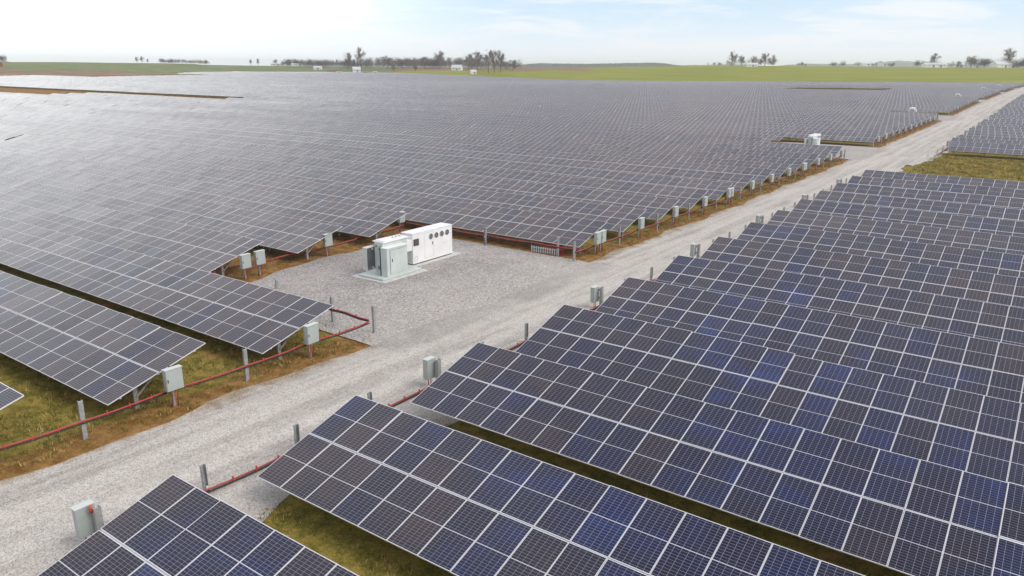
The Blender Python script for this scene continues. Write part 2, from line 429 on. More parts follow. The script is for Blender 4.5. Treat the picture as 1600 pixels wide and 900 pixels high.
def terr(x, y):
    x = np.asarray(x, float); y = np.asarray(y, float)
    prof = hermite([-80, -40, 0, 11, 44, 75, 115, 145, 213, 300, 408, 600, 720], [1.2, .75, .12, -.12, -.57, -.80, -.91, -.82, -.55, .45, 1.0, .6, .6], y)
    near = -0.0038 * (np.clip(x, -1200, 300) + 25.9)
    far = hermite([-1400, -920, -600, -363, -200, -26, 200], [3, 2.7, 2.9, -2.0, -1.2, 0, -.5], x)
    t = sstep(150, 550, y)
    za = prof + near * (1 - t) + far * t
    r = np.hypot(x, y)
    az = np.degrees(np.arctan2(-x, y))
    zc = np.interp(az, _caz, _cz)
    edge = edge_r(az)
    w = sstep(edge, np.maximum(edge + 120, CREST + 60), r)
    w = np.where(y < -20, 0, w)
    zfar = zc - 0.012 * np.clip(r - (CREST + 60), 0, 800) * 0.6
    return za * (1 - w) + zfar * w
def tz(x, y): return float(terr(x, y))

def axis(lo, hi, fine_lo, fine_hi, fine, growth):
    a = list(np.arange(fine_lo, fine_hi + 1e-6, fine))
    s = fine
    while a[-1] < hi: s *= growth; a.append(a[-1] + s)
    s = fine; 
    while a[0] > lo: s *= growth; a.insert(0, a[0] - s)
    return np.array(a)
GX = axis(-6000, 6000, -80, 24, 4, 1.055)
GY = axis(-600, 7000, -8, 180, 4, 1.05)
XX, YY = np.meshgrid(GX, GY, indexing='ij')
ZZ = terr(XX, YY)
def sheet_from_grid(name, mat, mask, lift, kind='structure'):
    idx = {}; v = []; f = []
    def vid(i, j):
        if (i, j) not in idx:
            idx[(i, j)] = len(v); v.append((XX[i, j], YY[i, j], ZZ[i, j] + lift))
        return idx[(i, j)]
    for i in range(len(GX) - 1):
        for j in range(len(GY) - 1):
            if mask is None or mask((GX[i] + GX[i + 1]) / 2, (GY[j] + GY[j + 1]) / 2):
                f.append((vid(i, j), vid(i + 1, j), vid(i + 1, j + 1), vid(i, j + 1)))
    me = bpy.data.meshes.new(name); me.from_pydata(v, [], f); me.materials.append(mat)
    me.polygons.foreach_set('use_smooth', [True] * len(f))
    return prop(place(name, me), kind=kind)
sheet_from_grid('ground', MAT['ground'], None, 0.0)
def azr(x, y): return math.degrees(math.atan2(-x, y)), math.hypot(x, y)
def west_edge(y): return -690.0 if y < 416 else -690.0 - (y - 416) * 1.0
ROW_N = 95
YB_L, YB_R, PITCH_ROW = 5.1035, 5.2153, 6.5042
Y_END = YB_L + PITCH_ROW * ROW_N
def in_array(x, y): return y < Y_END + 6 and west_edge(y) - 6 < x
def f_green(x, y):
    a, r = azr(x, y); return y > 0 and not in_array(x, y) and not f_soil(x, y) and a <= 44
def f_meadow(x, y):
    a, r = azr(x, y); return y > 0 and not in_array(x, y) and not f_soil(x, y) and a > 44
def f_soil(x, y):
    a, r = azr(x, y)
    if y <= 0 or in_array(x, y): return False
    return (a > 55 and r < 900) or (30 < a <= 44 and 960 < r < 1120)
sheet_from_grid('green_field', MAT['field'], f_green, 0.12)
sheet_from_grid('far_meadow', MAT['meadow'], f_meadow, 0.12)
sheet_from_grid('ploughed_field', MAT['soil'], f_soil, 0.12)

rnd = random.Random(7)
def wob(y, s, a=0.22):
    return a * (math.sin(y * 0.61 + s) + 0.6 * math.sin(y * 1.37 + 2.1 * s) + 0.5 * math.sin(y * 0.19 + 0.7 * s))
def strip_sheet(name, mat, ys, left, right, lift, nx=7):
    v = []; f = []
    for y in ys:
        a, b = left(y), right(y)
        for k in range(nx):
            x = a + (b - a) * k / (nx - 1)
            v.append((x, y, tz(x, y) + lift * (1.0 if 0 < k < nx - 1 else 0.3)))
    for i in range(len(ys) - 1):
        for k in range(nx - 1):
            q = i * nx + k
            f.append((q, q + 1, q + nx + 1, q + nx))
    me = bpy.data.meshes.new(name); me.from_pydata(v, [], f); me.materials.append(mat)
    me.polygons.foreach_set('use_smooth', [True] * len(f))
    return prop(place(name, me), kind='structure')
YS = list(np.arange(-14, 160, 1.0)) + list(np.arange(160, 640, 4.0))
strip_sheet('gravel_road', MAT['road'], YS, lambda y: -24.75 + wob(y, 1.0), lambda y: -16.6 + wob(y, 2.7, 0.35) + 2.2 * float(sstep(118, 140, y)), 0.06)
PADS = [4.5, 19.5, 34.5, 49.5, 64.5, 79.5]
PAD_ROWS = [(3, 5), (18, 20), (33, 35), (48, 50), (63, 65), (78, 80)]
for k, (a, b) in enumerate(PAD_ROWS):
    y0 = YB_L + a * PITCH_ROW - 1.5; y1 = YB_L + (b + 1) * PITCH_ROW - 0.6
    def lf(y, y0=y0, y1=y1): return -38.6 - 2.0 * (y - y0) / (y1 - y0) + wob(y, 4.2, 0.3)
    strip_sheet('gravel_pad', MAT['padgravel'], list(np.linspace(y0, y1, 22)), lf, lambda y: -24.0 + wob(y, 1.0) * 0.5, 0.045 if k == 0 else 0.05, 9)
strip_sheet('pale_stone_verge', MAT['riprap'], list(np.linspace(118, 136, 14)), lambda y: -16.9 + 0.03 * (y - 118) + wob(y, 3), lambda y: -16.6 + 1.5 * math.sin((y - 118) / 18 * math.pi) + wob(y, 5, .3), 0.10, 4)

def tufts(name, label, zones, seed, mats):
    rg = random.Random(seed); b = MB()
    for x0, x1, y0, y1, n, hh in zones:
        for _ in range(n):
            x, y = rg.uniform(x0, x1), rg.uniform(y0, y1)
            if math.sin(x * 1.3 + 2 * math.sin(y * .9)) + math.sin(y * 1.7 + x * .6) < rg.uniform(-1.6, .6): continue
            z = tz(x, y); mi = 0 if rg.random() < .55 else (1 if rg.random() < .7 else 2)
            for k in range(rg.randint(4, 7)):
                a = rg.uniform(0, 6.283); h = hh * rg.uniform(.4, 1.2); l = h * rg.uniform(.2, .9)
                bx, by = x + rg.uniform(-.10, .10), y + rg.uniform(-.10, .10); w = rg.uniform(.008, .02)
                p, q = -math.sin(a) * w, math.cos(a) * w
                b.face([(bx - p, by - q, z - .01), (bx + p, by + q, z - .01), (bx + l * math.cos(a), by + l * math.sin(a), z + h)], mi)
    prop(b.obj(name, mats), label, 'grass', kind='stuff')
GM = [paint('grass_blade', (0.15, 0.14, 0.02), 0.8, 0, .3), paint('straw_blade', (0.48, 0.36, 0.13), 0.85, 0, .25), paint('dry_brown_blade', (0.20, 0.12, 0.045), 0.9, 0, .25)]
tufts('grass', 'patchy olive grass and straw between the solar tables', [(-40, -25.0, -2, 24, 9000, .14), (-17, 2, 3, 12, 5200, .14), (-17, -2, 15, 19, 1600, .14), (-46, -40, 24, 46, 1200, .12), (-26.6, -24.9, 45, 120, 2300, .14)], 3, GM)
tufts('grass', 'rough yellow-green grass in the gap right of the road', [(-15.5, 14, 97, 134, 16000, .30)], 4, GM)

# ---------------------------------------------------------------- solar tables
PW, SL, TILT, H0 = 1.0555, 4.16, R(15.646), 0.80
CT, ST = math.cos(TILT), math.sin(TILT)
MW, ML = 1.0475, 2.064
def module_mesh():
    b = MB(); fw = 0.017
    o = [(0, 0), (MW, 0), (MW, ML), (0, ML)]
    fh = 0.021
    i_ = [(fw, fh), (MW - fw, fh), (MW - fw, ML - fh), (fw, ML - fh)]
    for k in range(4):
        k2 = (k + 1) % 4
        b.face([(*o[k], 0), (*o[k2], 0), (*i_[k2], 0), (*i_[k], 0)], 1)
        b.face([(*o[k2], 0), (*o[k], 0), (*o[k], -.035), (*o[k2], -.035)], 1)
        b.face([(*i_[k2], 0), (*i_[k2], -.004), (*i_[k], -.004), (*i_[k], 0)][::-1], 1)
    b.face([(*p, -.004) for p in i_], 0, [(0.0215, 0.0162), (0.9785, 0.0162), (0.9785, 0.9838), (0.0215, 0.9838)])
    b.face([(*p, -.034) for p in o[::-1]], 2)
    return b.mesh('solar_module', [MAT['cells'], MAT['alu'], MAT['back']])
MODULE = module_mesh()
def support_meshes():
    p = MB(); p.box((-.05, -.08, -0.3), (.05, .08, 1.04)); post = p.mesh('post', MAT['steel'])
    c = MB(); c.bar((0, 0, 0.45), (0, 1.1, 1.36), .06); brace = c.mesh('brace', MAT['steel'])
    r = MB(); r.box((-.04, 0.15, -.20), (.04, SL - 0.15, -.10)); raf = r.mesh('rafter', MAT['darksteel'])
    return post, brace, raf
POST, BRACE, RAFTER = support_meshes()
_pc = {}
def purlin_mesh(n):
    if n not in _pc:
        b = MB(); b.box((0.05, -.035, -.10), (n * PW - 0.05, .035, -.036)); _pc[n] = b.mesh('purlin', MAT['alu'])
    return _pc[n]
_ac = {}
def array_mesh(n):
    """far table: every module of the table in one slab, laid with the same cells"""
    if n in _ac: return _ac[n]
    b = MB(); W = n * PW - 0.03
    for j in range(2):
        y0 = j * (ML + 0.032)
        b.face([(0, y0, 0), (W, y0, 0), (W, y0 + ML, 0), (0, y0 + ML, 0)], 0, [(0, j), (n - .001, j), (n - .001, j + .999), (0, j + .999)])
    b.face([(0, ML, -.01), (W, ML, -.01), (W, ML + .032, -.01), (0, ML + .032, -.01)], 1)
    b.face([(0, 0, -.035), (0, SL, -.035), (W, SL, -.035), (W, 0, -.035)], 2)
    for a, c in (((0, 0), (W, 0)), ((W, 0), (W, SL)), ((W, SL), (0, SL)), ((0, SL), (0, 0))):
        b.face([(*a, -.035), (*c, -.035), (*c, 0), (*a, 0)], 1)
    _ac[n] = b.mesh('module_array', [MAT['cells'], MAT['alu'], MAT['back']])
    return _ac[n]
_fc = {}
def frame_mesh(n):
    if n in _fc: return _fc[n]
    b = MB(); W = n * PW
    for k in range(max(2, round(n / 3.2))):
        x = 0.7 + (W - 1.4) * k / (max(2, round(n / 3.2)) - 1)
        b.box((x - .05, 1.4 * CT - .08, -.3), (x + .05, 1.4 * CT + .08, 1.04))
        b.bar((x, 1.4 * CT, .45), (x, 2.6 * CT, H0 + 2.6 * ST - .1), .06)
        b.bar((x, .2 * CT, H0 + .2 * ST - .12), (x, (SL - .2) * CT, H0 + (SL - .2) * ST - .12), .07)
    _fc[n] = b.mesh('support_frame', MAT['steel'])
    return _fc[n]

def px_of(x, y, z):
    d = Vector((x, y, z - CAM_Z)); w = d.dot(_fw)
    if w < 0.5: return None
    return 800 + FPX * d.dot(_r2) / w, 450 - FPX * d.dot(_u2) / w
def screen_area(x0, n, y0):
    """rough visible area in the photo, sampled over the table"""
    z0 = tz(x0, y0); a = 0.0
    for k in range(n):
        for s in (0.25, 0.75):
            q = []
            for du, dv in ((0, -.25), (1, -.25), (1, .25), (0, .25)):
                t = (s + dv) * SL
                q.append(px_of(x0 + (k + du) * PW, y0 + t * CT, z0 + H0 + t * ST))
            if any(p is None for p in q): continue
            cxx = sum(p[0] for p in q) / 4; cyy = sum(p[1] for p in q) / 4
            if 0 <= cxx <= 1600 and 0 <= cyy <= 900:
                a += abs(sum(q[i][0] * q[(i + 1) % 4][1] - q[(i + 1) % 4][0] * q[i][1] for i in range(4))) / 2
    return a
TABLES = []     # (side, row, column from the road, x of the west end, modules, y of low edge)
XL, XR, XR2 = -25.90, -17.573, -14.2
N13 = 13
for i in range(0, ROW_N):
    y = YB_L + i * PITCH_ROW
    pad_rec = any(a <= i <= b for a, b in PAD_ROWS)
    c = 0; x1 = XL
    while True:
        x0 = x1 - N13 * PW
        if x0 < west_edge(y): break
        az = math.degrees(math.atan2(-x1, y + 4))
        if az > 75 and x1 < -60: break
        if i < 3 and x1 < -24.6 - 12 * 13.72: break
        xm = (x0 + x1) / 2
        skip = (pad_rec and c == 0) or (23 <= i <= 26 and xm < -228) or (20 <= i <= 26 and xm < -318) or (44 <= i <= 62 and xm < -585) or (56 <= i <= 67 and -128 < xm < -68)
        if not skip: TABLES.append(('left', i, c, x0, N13, y))
        x1 = x0; c += 1
FIRST = {0: 13, 1: 16, 2: 17, 3: 10, 4: 7, 5: 8, 6: 12, 7: 9, 8: 14, 9: 11, 10: 13, 11: 10, 12: 15, 13: 12}
for i in range(0, ROW_N):
    if 14 <= i <= 19: continue
    y = YB_R + i * PITCH_ROW
    x0 = XR if i < 14 else XR2 + 0.5 * math.sin(i * 1.7)
    c = 0
    while x0 < (16 if i < 14 else 14):
        n = FIRST.get(i, 13) if c == 0 else 13
        TABLES.append(('right', i, c, x0, n, y)); x0 += n * PW; c += 1
areas = [screen_area(t[3], t[4], t[5]) for t in TABLES]
order = sorted(range(len(TABLES)), key=lambda k: -areas[k])
single = [k for k in order[:300] if areas[k] > 0]
with_parts = set(single[:95])
ORD = ['first', 'second', 'third', 'fourth', 'fifth', 'sixth', 'seventh', 'eighth', 'ninth', 'tenth', 'eleventh', 'twelfth', 'thirteenth', 'fourteenth', 'fifteenth', 'sixteenth', 'seventeenth', 'eighteenth', 'nineteenth', 'twentieth']
TENS = {2: 'twent', 3: 'thirt', 4: 'fort', 5: 'fift', 6: 'sixt', 7: 'sevent', 8: 'eight', 9: 'ninet'}
def ordinal(n):      # n counted from one
    if n <= 20: return ORD[n - 1]
    if n % 10 == 0: return TENS[n // 10] + 'ieth'
    return TENS[n // 10] + 'y-' + ORD[n % 10 - 1]
def table_label(side, i, c):
    if side == 'left' and any(a <= i <= b for a, b in PAD_ROWS): c -= 1
    tail = 'at its road end' if c == 0 else f'{ordinal(c + 1)} from its road end'
    if side == 'left':
        if 3 <= i <= 5 and c == 0: return f'solar table ending at the gravel inverter pad, {ordinal(i - 2)} of its three rows'
        return f'grey solar table left of gravel road, {ordinal(i + 1)} row from camera, {tail}'
    if i >= 20: return f'solar table right of road beyond the grass gap, {ordinal(i - 19)} row, {tail}'
    return f'navy solar table right of gravel road, {ordinal(i + 1)} row from camera, {tail}'
def add_table(k):
    side, i, c, x0, n, y = TABLES[k]
    W = n * PW
    za, zb = tz(x0, y), tz(x0 + W, y)
    rt_ = random.Random(k * 13 + 5)
    t = empty('solar_table', (x0, y + rt_.uniform(-.03, .03), za + rt_.uniform(-.035, .035)), (rt_.uniform(-.006, .006), -math.atan2(zb - za, W) + rt_.uniform(-.0012, .0012), 0))
    prop(t, table_label(side, i, c), 'solar table', 'solar tables in long parallel rows')
    if k in with_parts:
        for j in range(2):
            s = j * (ML + 0.032)
            for q in range(n):
                rj = random.Random(k * 977 + j * 31 + q)
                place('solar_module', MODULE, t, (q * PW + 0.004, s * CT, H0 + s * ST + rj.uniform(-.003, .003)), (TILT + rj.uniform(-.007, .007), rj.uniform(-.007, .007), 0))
        for s in (0.5, ML + 0.016, SL - 0.5):
            place('purlin', purlin_mesh(n), t, (0, s * CT, H0 + s * ST), (TILT, 0, 0))
        np_ = max(2, round(n / 3.2))
        for q in range(np_):
            x = 0.7 + (W - 1.4) * q / (np_ - 1)
            place('post', POST, t, (x, 1.35, 0))
            place('brace', BRACE, t, (x + .09, 1.35, 0))
            place('rafter', RAFTER, t, (x, 0, H0), (TILT, 0, 0))
    else:
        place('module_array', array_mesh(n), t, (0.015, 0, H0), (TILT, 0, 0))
        place('support_frame', frame_mesh(n), t)
for k in single: add_table(k)
# the rest, past three hundred, as one mass
def mass_tables(keys):
    b = MB(); uid = 0
    for k in keys:
        side, i, c, x0, n, y = TABLES[k]
        W = n * PW - .03; uid += 1
        za, zb = tz(x0, y), tz(x0 + W, y)
        rj = random.Random(k); dz = rj.uniform(-.07, .07)
        def P(x, s, d=0.0):
            return (x0 + x, y + s * CT, za + (zb - za) * x / W + H0 + s * ST + d + dz)
        u0 = (uid * 14) % 5000; v0 = (uid * 14 // 5000) * 2
        for j in range(2):
            s = j * (ML + .032)
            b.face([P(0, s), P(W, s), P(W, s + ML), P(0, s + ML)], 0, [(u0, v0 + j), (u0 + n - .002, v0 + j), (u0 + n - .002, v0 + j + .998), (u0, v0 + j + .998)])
        b.face([P(0, ML, -.01), P(W, ML, -.01), P(W, ML + .032, -.01), P(0, ML + .032, -.01)], 1)
        b.face([P(0, 0, -.04), P(0, SL, -.04), P(W, SL, -.04), P(W, 0, -.04)], 2)
        b.face([P(0, 0, -.04), P(W, 0, -.04), P(W, 0), P(0, 0)], 1)
        b.face([P(W, 0, -.04), P(W, SL, -.04), P(W, SL), P(W, 0)], 1)
        for q in range(4):
            x = 0.8 + (W - 1.6) * q / 3
            zz = za + (zb - za) * x / W + dz
            b.box((x0 + x - .06, y + 1.28, zz - .3), (x0 + x + .06, y + 1.42, zz + 1.03), 3)
    o = b.obj('solar_tables', [MAT['cells'], MAT['alu'], MAT['back'], MAT['steel']])
    prop(o, 'mass of pale far solar tables in rows filling the distance', 'solar tables', kind='stuff')
sset = set(single)
mass_tables([k for k in range(len(TABLES)) if k not in sset])

# ---------------------------------------------------------------- posts, combiner boxes and cable runs along the road
def chan_post(h):
    b = MB()     # C-section, open to the west
    w, d, t = .15, .11, .018
    b.box((d / 2 - t, -w / 2, -.3), (d / 2, w / 2, h))
    b.box((-d / 2, -w / 2, -.3), (d / 2 - t, -w / 2 + t, h))
    b.box((-d / 2, w / 2 - t, -.3), (d / 2 - t, w / 2, h))
    return b
VP_MESH = chan_post(1.42).mesh('bare_post', MAT['steel'])
BOLT = MB(); BOLT.box((-.09, -.04, .66), (-.055, .04, .74)); BOLT = BOLT.mesh('bracket', MAT['boxside'])
def bare_post(x, y, label, group, rz=0.0, sink=0.0):
    p = empty('cable_post', (x, y, tz(x, y) - sink), (rnd.uniform(-.02, .02), rnd.uniform(-.02, .02), rz + rnd.uniform(-.1, .1)))
    prop(p, label, 'post', group)
    place('shaft', VP_MESH, p); place('bracket', BOLT, p)
def cab_meshes():
    b = MB(); b.box((0, -.33, .74), (.22, .33, 1.58)); body = b.mesh('cabinet', MAT['box'], .012)
    b = MB(); b.box((.222, -.315, .755), (.245, .315, 1.565)); door = b.mesh('door', MAT['box'], .008)
    b = MB(); b.box((-.01, -.345, 1.583), (.255, .345, 1.605)); hood = b.mesh('rain_hood', MAT['boxside'], .006)
    b = MB(); b.box((.247, -.28, 1.1), (.265, -.25, 1.22)); latch = b.mesh('latch', MAT['seam'])
    b = MB(); b.tube([(.11, .1, .74), (.11, .1, .55), (.05, .12, .3), (.02, .12, -.05)], .022, 6); b.tube([(.11, -.1, .74), (.11, -.1, .5), (.06, -.1, .2), (.03, -.1, -.05)], .022, 6)
    wires = b.mesh('conduit', MAT['red'])
    b = MB(); b.box((-.13, -.06, -.3), (-.03, .06, 1.5)); bp = b.mesh('post', MAT['steel'], .006)
    b = MB(); b.tube([(-.08, 0, 1.5), (-.08, 0, 1.62)], .035, 8); plug = b.mesh('dark_fitting', MAT['black'])
    b = MB(); b.box((-.26, -.40, -.3), (-.245, -.16, 1.56)); b.box((-.244, -.40, -.3), (-.10, -.385, 1.56)); b.box((-.244, -.175, -.3), (-.10, -.16, 1.56)); b.box((-.10, -.30, .9), (-.002, -.24, 1.0)); b.box((-.10, -.30, 1.35), (-.002, -.24, 1.45)); b.box((-.244, -.384, 1.3), (-.1, -.176, 1.5))
    wide = b.mesh('post', MAT['steel'])
    return body, door, hood, latch, wires, bp, plug, wide
CAB = cab_meshes()
def combiner(x, y, rz, label, group, orange=False, sink=0.0):
    p = empty('combiner_box', (x, y, tz(x, y) - sink), (rnd.uniform(-.015, .015), rnd.uniform(-.015, .015), rz + rnd.uniform(-.06, .06)))
    prop(p, label, 'electrical box', group)
    if sink: p.scale = (1, .74, 1)
    body = place('cabinet', CAB[0], p)
    d = place('door', CAB[1], body); place('latch', CAB[3], d); place('rain_hood', CAB[2], body)
    place('conduit', CAB[4], p); place('post', CAB[7] if sink else CAB[5], p)
    if orange:
        b = MB(); b.tube([(-.12, -.13, 1.42), (-.12, -.13, 1.63)], .055, 10); b.obj('orange_cap', MAT['orange'], p)
    elif not sink: place('dark_fitting', CAB[6], p)
def cable_run(pts, label, sag=0.055, z=0.70, hangers=True, rad=.034):
    """messenger cable slung from post to post with hangers; pts are the posts (x, y)"""
    p = empty('cable_run', (pts[0][0], pts[0][1], tz(*pts[0])))
    prop(p, label, 'cable run', 'red cable runs')
    o = Vector(p.location)
    red = MB(); blk = MB(); path = []; hang = []
    for (xa, ya), (xb, yb) in zip(pts[:-1], pts[1:]):
        n = 6; L_ = math.hypot(xb - xa, yb - ya); s = sag * min(1, L_ / 3.3)
        for k in range(n + (1 if (xb, yb) == pts[-1] else 0)):
            t = k / n
            x, y = xa + (xb - xa) * t, ya + (yb - ya) * t
            path.append(Vector((x, y, tz(x, y) + z - s * 4 * t * (1 - t) + rnd.uniform(-.012, .012))) - o)
        for t in ((.25, .5, .75) if L_ > 2 else (.5,)):
            x, y = xa + (xb - xa) * t, ya + (yb - ya) * t
            hang.append(Vector((x, y, tz(x, y) + z - s * 4 * t * (1 - t))) - o)
    red.tube(path, rad, 6)
    blk.tube([q + Vector((.03, .03, -.07)) for q in path], .024, 5)
    blk.tube([q + Vector((-.03, -.03, -.08)) for q in path], .022, 5)
    red.obj('red_sleeve', MAT['red'], p); blk.obj('black_cable', MAT['cable'], p)
    if hangers and len(hang) <= 100:
        hm = MB(); hm.box((-.022, -.022, -.09), (.022, .022, .10)); hm.tube([(-.05, 0, -.08), (.05, 0, -.08)], .016, 5); hm = hm.mesh('hanger', MAT['orange'])
        for h in hang: place('hanger', hm, p, h)
    elif hangers:
        hm = MB()
        for h in hang: hm.box(h + Vector((-.035, -.035, -.13)), h + Vector((.035, .035, .13)))
        prop(hm.obj('hangers', MAT['orange'], p), kind='stuff')
GL, GB = 'bare posts along the road', 'combiner boxes along the road'
GB_N = {'left': 0, 'right': 0}; GP_N = {'left': 0, 'right': 0}
def post_lbl(side):
    GP_N[side] += 1
    return f'bare galvanised post on the {side} road verge, {ordinal(GP_N[side])} counted from the camera'
def box_lbl(side, twin=''):
    GB_N[side] += 1
    return f'grey-green box on steel post, {side} road verge, {ordinal(GB_N[side])} counted from the camera'
XV = -25.62
left_runs = []
def verge_block(rows, first_post=True):
    run = []
    for i in rows:
        y = YB_L + i * PITCH_ROW
        yp, ybx = y - 1.03, y + 2.3
        bare_post(XV, yp, post_lbl('left'), GL); run.append((XV + .08, yp))
        if i % 4 == 2 and i > 5:
            combiner(XV, ybx - .38, 0, box_lbl('left'), GB); combiner(XV, ybx + .38, 0, box_lbl('left'), GB)
        else: combiner(XV, ybx, 0, box_lbl('left'), GB)
        run.append((XV - .12, ybx))
    return run
r = verge_block(range(0, 3))
r.append((-25.75, 24.1))
bare_post(-25.8, 24.5, 'bare galvanised post at the gravel pad corner beside the orange cable bend', GL)
cable_run(r, 'red cable run slung along the left verge from camera to the inverter pad')
bstart = [(6, 17), (21, 32), (36, 47), (51, 62), (66, 77), (81, 94)]
names_b = ['first', 'second', 'third', 'fourth', 'fifth', 'sixth']
for k, (a, b_) in enumerate(bstart):
    rr_ = verge_block(range(a, b_ + 1))
    rr_.append((XV, YB_L + b_ * PITCH_ROW + 4.6))
    bare_post(XV, YB_L + b_ * PITCH_ROW + 4.6, f'bare galvanised post ending the verge line before the {ordinal(k + 2)} inverter pad' if k < 5 else 'bare galvanised post at the far end of the left verge', GL)
    cable_run(rr_, f'red cable run on the left verge just beyond the {names_b[k]} inverter pad')
# around the first inverter pad
PA, PB_ = (-39.15, 26.75), (-39.3, 27.9)
bare_post(-27.35, 43.75, 'bare galvanised post beside the white slatted crate at the pad corner', GL)
yy = YB_L + 6 * PITCH_ROW - .9
cable_run([(-25.7, yy + .4), (-29.5, yy + .3), (-33.4, yy + .25), (-37.2, yy + .2), (-41.3, yy + .1)], 'red cable run along the north edge of the first inverter pad', z=.78)
bare_post(-33.4, yy + .05, 'bare galvanised post north of the white inverter under the panel edge', GL, R(90))
cable_run([(-25.75, 24.1), (-27.6, 24.25), (-29.6, 24.3), (-33.5, 24.35), (-38.0, 24.3), (-41.0, 25.5)], 'red cable bend at the south edge of the first inverter pad', z=.80)
bare_post(-28.6, 24.35, 'short dark post under the orange cable bend behind the third row', GL)
bare_post(-35.85, 26.5, 'bare post rising behind the panel edge south-west of the inverter', GL, 0, .8)
cable_run([(-41.0, 25.5), (-40.6, 27.6), (-40.5, 31), (-40.4, 34.2), (-41.0, 38.5), (-41.6, 43.3)], 'red cable run along the west edge of the first inverter pad', z=.55)
combiner(PA[0], PA[1], 0, 'left of two grey boxes side by side west of the gravel pad', 'combiner boxes round the first inverter pad')
combiner(PB_[0], PB_[1], 0, 'right of two grey boxes side by side west of the gravel pad', 'combiner boxes round the first inverter pad')
combiner(-39.95, 33.9, 0, 'single grey box between two table ends west of the inverter', 'combiner boxes round the first inverter pad')
combiner(-41.9, 43.2, 0, 'grey box showing above the white inverter roof', 'combiner boxes round the first inverter pad')
# white slatted crate and red cable coil at the pad corner
cr = empty('slatted_crate', (-29.6, 43.75, tz(-29.6, 43.75)), (0, 0, R(2)))
prop(cr, 'low white slatted crate at the pad corner under the panel edge', 'crate')
b = MB()
for k in range(12): b.box((k * .19, 0, .02), (k * .19 + .07, .05, .46))
b.obj('slats', MAT['boxside'], cr)
b = MB(); b.box((-.03, .052, .10), (2.25, .09, .17)); b.box((-.03, .052, .33), (2.25, .09, .40)); b.obj('rails', MAT['wood'], cr)
rc = empty('cable_coil', (-28.1, 44.35, tz(-28.1, 44.35)))
prop(rc, 'bright red coil of cable behind the white slatted crate', 'cable')
b = MB()
for q in range(7):
    rad = .55 - .03 * (q % 3)
    b.tube([(rad * 1.5 * math.cos(a), rad * .5 * math.sin(a), .06 + q * .085 + .03 * math.sin(3 * a + q)) for a in np.linspace(0, 2 * math.pi, 22)], .05, 6)
b.obj('coil', MAT['red'], rc)

# right verge: posts every 3.37 m, every fourth carries a box whose back faces us
XRV = -19.1
run = []
for k in range(0, 32):
    y = 7.6 + 3.38 * k
    if y > 96: break
    if k % 4 == 0: combiner(XRV, y, R(180), box_lbl('right'), GB, orange=(k == 0), sink=.33)
    else: bare_post(XRV, y, post_lbl('right'), GL, R(180), .42)
    run.append((XRV + .1, y))
cable_run(run, 'red cable run along the right verge beside the navy tables', z=.20, sag=.04, rad=.026)
run = []
for k in range(0, 72):
    y = 134.0 + 6.504 * k; x = XR2 - 1.0
    if k % 2 == 0 and k: combiner(x, y, R(180), box_lbl('right'), GB, sink=.33)
    else: bare_post(x, y, post_lbl('right'), GL, R(180), .42)
    run.append((x + .1, y))
cable_run(run, 'red cable run along the right verge beyond the grass gap', hangers=True, z=.20, sag=.04, rad=.026)

